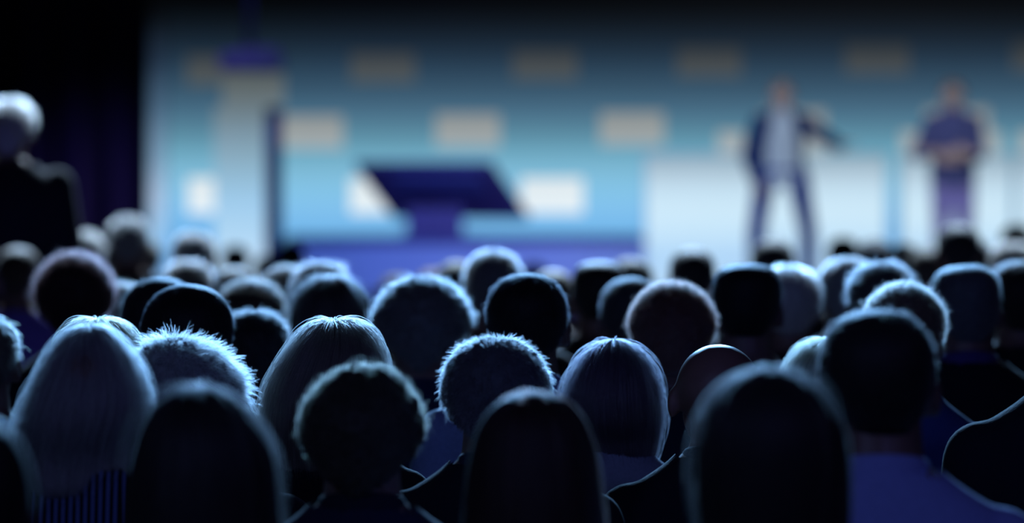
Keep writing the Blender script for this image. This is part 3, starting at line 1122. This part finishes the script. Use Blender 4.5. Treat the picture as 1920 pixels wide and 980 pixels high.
# the rows in focus
person('person with fine blond flyaway hair directly behind the long grey blond hair', 186, 602, 148, 10.25, 'long', (0.30, 0.24, 0.15), 'woman', nst=7000, slen=0.2, fly=0.3, r0=0.0006, garment='top')
person('person with fluffy white hair standing up in tufts', 357, 634, 207, 9.41, 'short', (0.45, 0.46, 0.46), 'man', nst=16000, skind='bristle', slen=0.028, fly=0.3, rough=0.010, gap=0.02,
       rows=[(636, 303, 345), (645, 281, 376), (660, 266, 408), (685, 257, 436), (715, 255, 453), (755, 258, 462), (800, 266, 456), (845, 292, 428)])
person('person with pale blond hair swept to one side from a parting', 622, 602, 218, 10.13, 'long', (0.14, 0.12, 0.105), 'woman', nst=14000, slen=0.26, fly=0.08, r0=0.0005, garment='top',
       rows=[(604, 603, 648), (611, 585, 675), (630, 566, 696), (655, 549, 709), (690, 527, 716), (730, 508, 718), (770, 500, 716), (820, 497, 710), (880, 505, 700), (930, 520, 690)])
person('man with short spiky grey hair and a dark jacket, in sharp focus', 931, 633, 210, 9.36, 'flat', (0.16, 0.16, 0.18), 'man', nst=14000, skind='bristle', slen=0.014, fly=0.25, rough=0.005,
       rows=[(635, 902, 960), (642, 877, 978), (655, 856, 996), (675, 841, 1015), (705, 831, 1029), (740, 827, 1035), (780, 828, 1033), (815, 833, 1027), (850, 846, 1012)], collar=(0.02, 0.025, 0.06))
person('person with a smooth straight dark bob, in sharp focus', 1150, 638, 182, 10.43, 'bob', (0.085, 0.07, 0.10), 'woman', nst=14000, slen=0.26, fly=0.04, wave=0.1, r0=0.0005, cl=(0.25, 0.28, 0.4), garment='top',
       rows=[(640, 1138, 1163), (646, 1122, 1182), (658, 1105, 1198), (680, 1086, 1216), (710, 1069, 1229), (750, 1058, 1236), (790, 1061, 1237), (830, 1080, 1231), (858, 1104, 1223), (876, 1135, 1195)])
person('bald man with a shiny scalp and a dark jacket', 1346, 644, 174, 9.71, 'bald', DARK, 'bald', skin_c=(0.30, 0.16, 0.13), collar=(0.02, 0.02, 0.04))
person('person with wispy fair hair mostly hidden behind the man in a blue shirt', 1560, 638, 190, 10.64, 'long', (0.20, 0.17, 0.11), 'woman', nst=7000, slen=0.22, fly=0.2, garment='top')
person('person in a dark coarse jacket with only one shoulder showing at the edge', 2026, 480, 170, 9.60, 'short', DARK, 'man', (0.012, 0.014, 0.025))
person('person at the edge of whom a dark rounded shoulder shows beside the striped top', -190, 520, 170, 9.53, 'short', DARK, 'man')

# just behind the focus
person('man with close cropped dark hair and both ears showing', 350, 531, 178, 10.97, 'short', BLACK, 'man', nst=2500, skind='bristle', slen=0.010)
person('man with dark hair overlapped by the cropped head with both ears showing', 302, 519, 150, 12.41, 'short', DARK, 'man', nst=1500, skind='bristle', slen=0.012)
person('small dark head between the cropped head and the swept blond head', 478, 581, 138, 11.65, 'short', DARK, 'woman', nst=2500, skind='swept', slen=0.03, garment='top')
person('person with brownish wavy hair above the small dark head', 470, 524, 132, 13.69, 'short', BROWN, 'woman', rough=0.006, nst=1500, skind='curly', garment='top')
person('person with smooth dark hair tapering to a grey edge, behind swept blond hair', 622, 517, 152, 13.01, 'long', (0.06, 0.055, 0.055), 'woman', nst=2500, garment='top')
person('person with a large round cloud of white hair', 790, 519, 187, 12.33, 'afro', (0.22, 0.20, 0.19), 'man', nst=9000, skind='bristle', slen=0.020, fly=0.2, rough=0.008, gap=0.02, cl=NAVY)
person('man with short dark hair and a pale blue shirt, ear catching light', 988, 511, 155, 11.15, 'short', BLACK, 'man', (0.25, 0.34, 0.6), nst=3500, skind='bristle', slen=0.012, collar=(0.25, 0.3, 0.6), garment='shirt')
person('person with round auburn hair behind the smooth bob', 1260, 529, 162, 11.90, 'afro', RED, 'woman', nst=5000, skind='curly', slen=0.025, rough=0.006, gap=0.02, garment='top')
person('man with a flat topped dark head beside the pale grey head', 1399, 494, 130, 12.71, 'flat', BLACK, 'man', nst=1500, skind='bristle', slen=0.010)
person('person with bright silver hair half hidden by the flat topped dark head', 1478, 499, 118, 14.15, 'short', (0.85, 0.85, 0.85), 'man', nst=4000, skind='swept', slen=0.025, r0=0.0008)
person('person with curly light brown hair behind the man in a blue shirt', 1693, 533, 146, 11.36, 'afro', (0.24, 0.16, 0.12), 'woman', nst=5000, skind='curly', slen=0.03, rough=0.010, gap=0.025, cl=(0.05, 0.08, 0.3), garment='top')
person('man with cropped grey rimmed hair above a violet collar and dark jacket', 1811, 497, 127, 12.70, 'flat', (0.20, 0.20, 0.20), 'man', collar=(0.08, 0.05, 0.22), nst=2500, skind='bristle', slen=0.012)
person('dark head at the picture edge next to the violet collar', 1912, 488, 118, 14.15, 'short', DARK, 'man', nst=800, skind='swept')
person('head with a sandy edge cut off at the picture edge, level with blond flyaway hair', -32, 590, 118, 11.38, 'short', ASH, 'man', nst=1500, cl=(0.06, 0.08, 0.2))

# middle rows
person('person with a big round black mass of curls tinged red on top', 138, 474, 150, 13.93, 'afro', (0.045, 0.018, 0.018), 'woman', nst=5000, skind='curly', slen=0.03, rough=0.010, gap=0.04, garment='top')
person('person with greyish hair squeezed between the black curls and two dark heads', 222, 528, 104, 14.89, 'short', ASH, 'woman', nst=800, garment='top')
person('person with a lilac grey edge of hair above the smooth tapering head', 602, 489, 114, 14.40, 'short', (0.13, 0.12, 0.13), 'man', nst=1200)
person('dark head just beside the lilac grey edged head, nearer the column', 540, 497, 100, 15.30, 'short', DARK, 'man', nst=800)
person('tall dark head with bright cap of light above the man in pale blue shirt', 925, 468, 112, 14.68, 'short', (0.26, 0.26, 0.28), 'man', nst=1500, skind='bristle', slen=0.016, r0=0.0009)
person('dull grey green head between the white cloud of hair and the bright capped head', 856, 488, 80, 19.00, 'short', (0.11, 0.11, 0.09), 'man')
person('dark head with a thin grey arc of light beside the auburn hair', 1184, 519, 118, 13.43, 'short', (0.08, 0.08, 0.09), 'man', nst=1500, skind='bristle', slen=0.012)
person('broad dark head beside the grey arc, under the riser', 1122, 489, 102, 15.40, 'flat', BLACK, 'man')
person('dark head peeping up behind the broad dark head', 1182, 483, 88, 18.72, 'short', BLACK, 'man')
person('small sandy head behind the short dark hair with a lit ear', 1038, 505, 82, 17.59, 'short', BLOND, 'woman', garment='top')
person('dark head with a pale spot, alone against the outermost glowing panel', 1298, 464, 80, 18.00, 'short', (0.03, 0.03, 0.04), 'man')
person('person with pale grey hair beside a darker grey topped head', 1588, 482, 112, 14.87, 'short', GREY, 'man', nst=2000, slen=0.02)
person('person with dark hair and a broad dim grey top, behind curly brown hair', 1650, 490, 126, 13.43, 'short', (0.11, 0.11, 0.12), 'man', nst=1500)
person('tiny brownish head peeping over the white cloud of hair', 744, 514, 68, 22.60, 'short', BROWN, 'woman', garment='top')
person('tiny russet head between the white cloud and the grey green head', 812, 504, 66, 21.88, 'short', RED, 'woman', garment='top')
person('dark head with a pale side edge just above the two overlapping dark heads', 352, 486, 94, 16.88, 'short', (0.14, 0.12, 0.11), 'man', nst=600)
person('grey topped head above the brownish wavy hair', 440, 500, 92, 17.60, 'short', (0.18, 0.19, 0.20), 'man')
person('head above a violet sweater at the picture edge', 34, 462, 84, 18.40, 'short', BROWN, 'man', (0.20, 0.14, 0.62), garment='sweater')

# far rows, small and very soft
far = [
    ('pale blue grey head at the picture edge under the standing person', 16, 412, 84, 20.00, (0.45, 0.47, 0.5), 'man'),
    ('dim dark head in the shadow between two pale heads', 86, 434, 66, 24.63, DARK, 'man'),
    ('silver head above the big black curls', 155, 432, 82, 20.72, (0.5, 0.5, 0.48), 'man'),
    ('grey head rising highest beside the edge of the drape', 241, 404, 78, 22.00, (0.3, 0.32, 0.34), 'man'),
    ('sandy grey head under the highest grey head', 268, 448, 72, 23.50, (0.28, 0.24, 0.2), 'woman'),
    ('dim grey head between the silver head and the sandy grey head', 212, 452, 70, 22.72, (0.2, 0.2, 0.22), 'man'),
    ('dark head with a grey side against the bright foot of the screen', 364, 434, 80, 20.31, (0.12, 0.13, 0.16), 'man'),
    ('very small grey head at the foot of the pale column', 441, 460, 54, 30.00, (0.3, 0.32, 0.36), 'woman'),
    ('dark grey head at the foot of the column with its dark side', 545, 455, 58, 28.00, (0.08, 0.09, 0.1), 'man'),
    ('brownish head beside the violet sweater, in the gloom', 92, 468, 70, 23.91, BROWN, 'woman'),
    ('dark head right below the legs of the person with raised hands', 1449, 446, 84, 20.50, (0.04, 0.04, 0.05), 'man'),
    ('dark head in the gap after the spread legs, before the pale grey hair', 1580, 444, 62, 27.00, (0.04, 0.04, 0.06), 'man'),
    ('bluish dark head above the dim grey topped hair', 1641, 448, 76, 23.22, (0.06, 0.07, 0.1), 'man'),
    ('murky grey head above the curly brown hair', 1694, 456, 66, 25.50, (0.1, 0.1, 0.14), 'woman'),
    ('sandy murky head right under the folded arms figure', 1738, 462, 70, 22.50, (0.16, 0.13, 0.1), 'man'),
    ('large dark head rising before the legs of the folded arms figure', 1796, 418, 86, 20.08, (0.03, 0.03, 0.045), 'man'),
    ('dark head overlapping the large one before the folded arms figure', 1822, 446, 80, 20.90, BLACK, 'woman'),
    ('dark head against the panel at the picture edge', 1906, 420, 62, 27.00, DARK, 'man'),
    ('head with a grey brown top at the picture edge below the panel', 1896, 452, 88, 19.36, (0.25, 0.22, 0.2), 'man'),
    ('small dull head between the violet collared man and the large dark head', 1856, 472, 60, 26.00, (0.16, 0.16, 0.18), 'woman'),
    ('small lilac grey head in front of the riser, before the bright capped head', 1000, 492, 56, 29.00, (0.25, 0.22, 0.25), 'woman'),
    ('small dark head at the near end of the riser beside the dark grey head', 505, 478, 60, 27.00, DARK, 'man'),
]
for (lab, cx, top, W, d, hc_, sex) in far:
    person(lab, cx, top, W, d, 'short', hc_, sex, garment='jacket' if sex == 'man' else 'top', nst=700 if sum(hc_) > 0.4 else 0, r0=0.0011, slen=0.022)

for rp in REPORT:
    if not (0.9 < rp[3] < 1.1) or not (0.16 < rp[4] < 0.24):
        print('CHECK', rp)
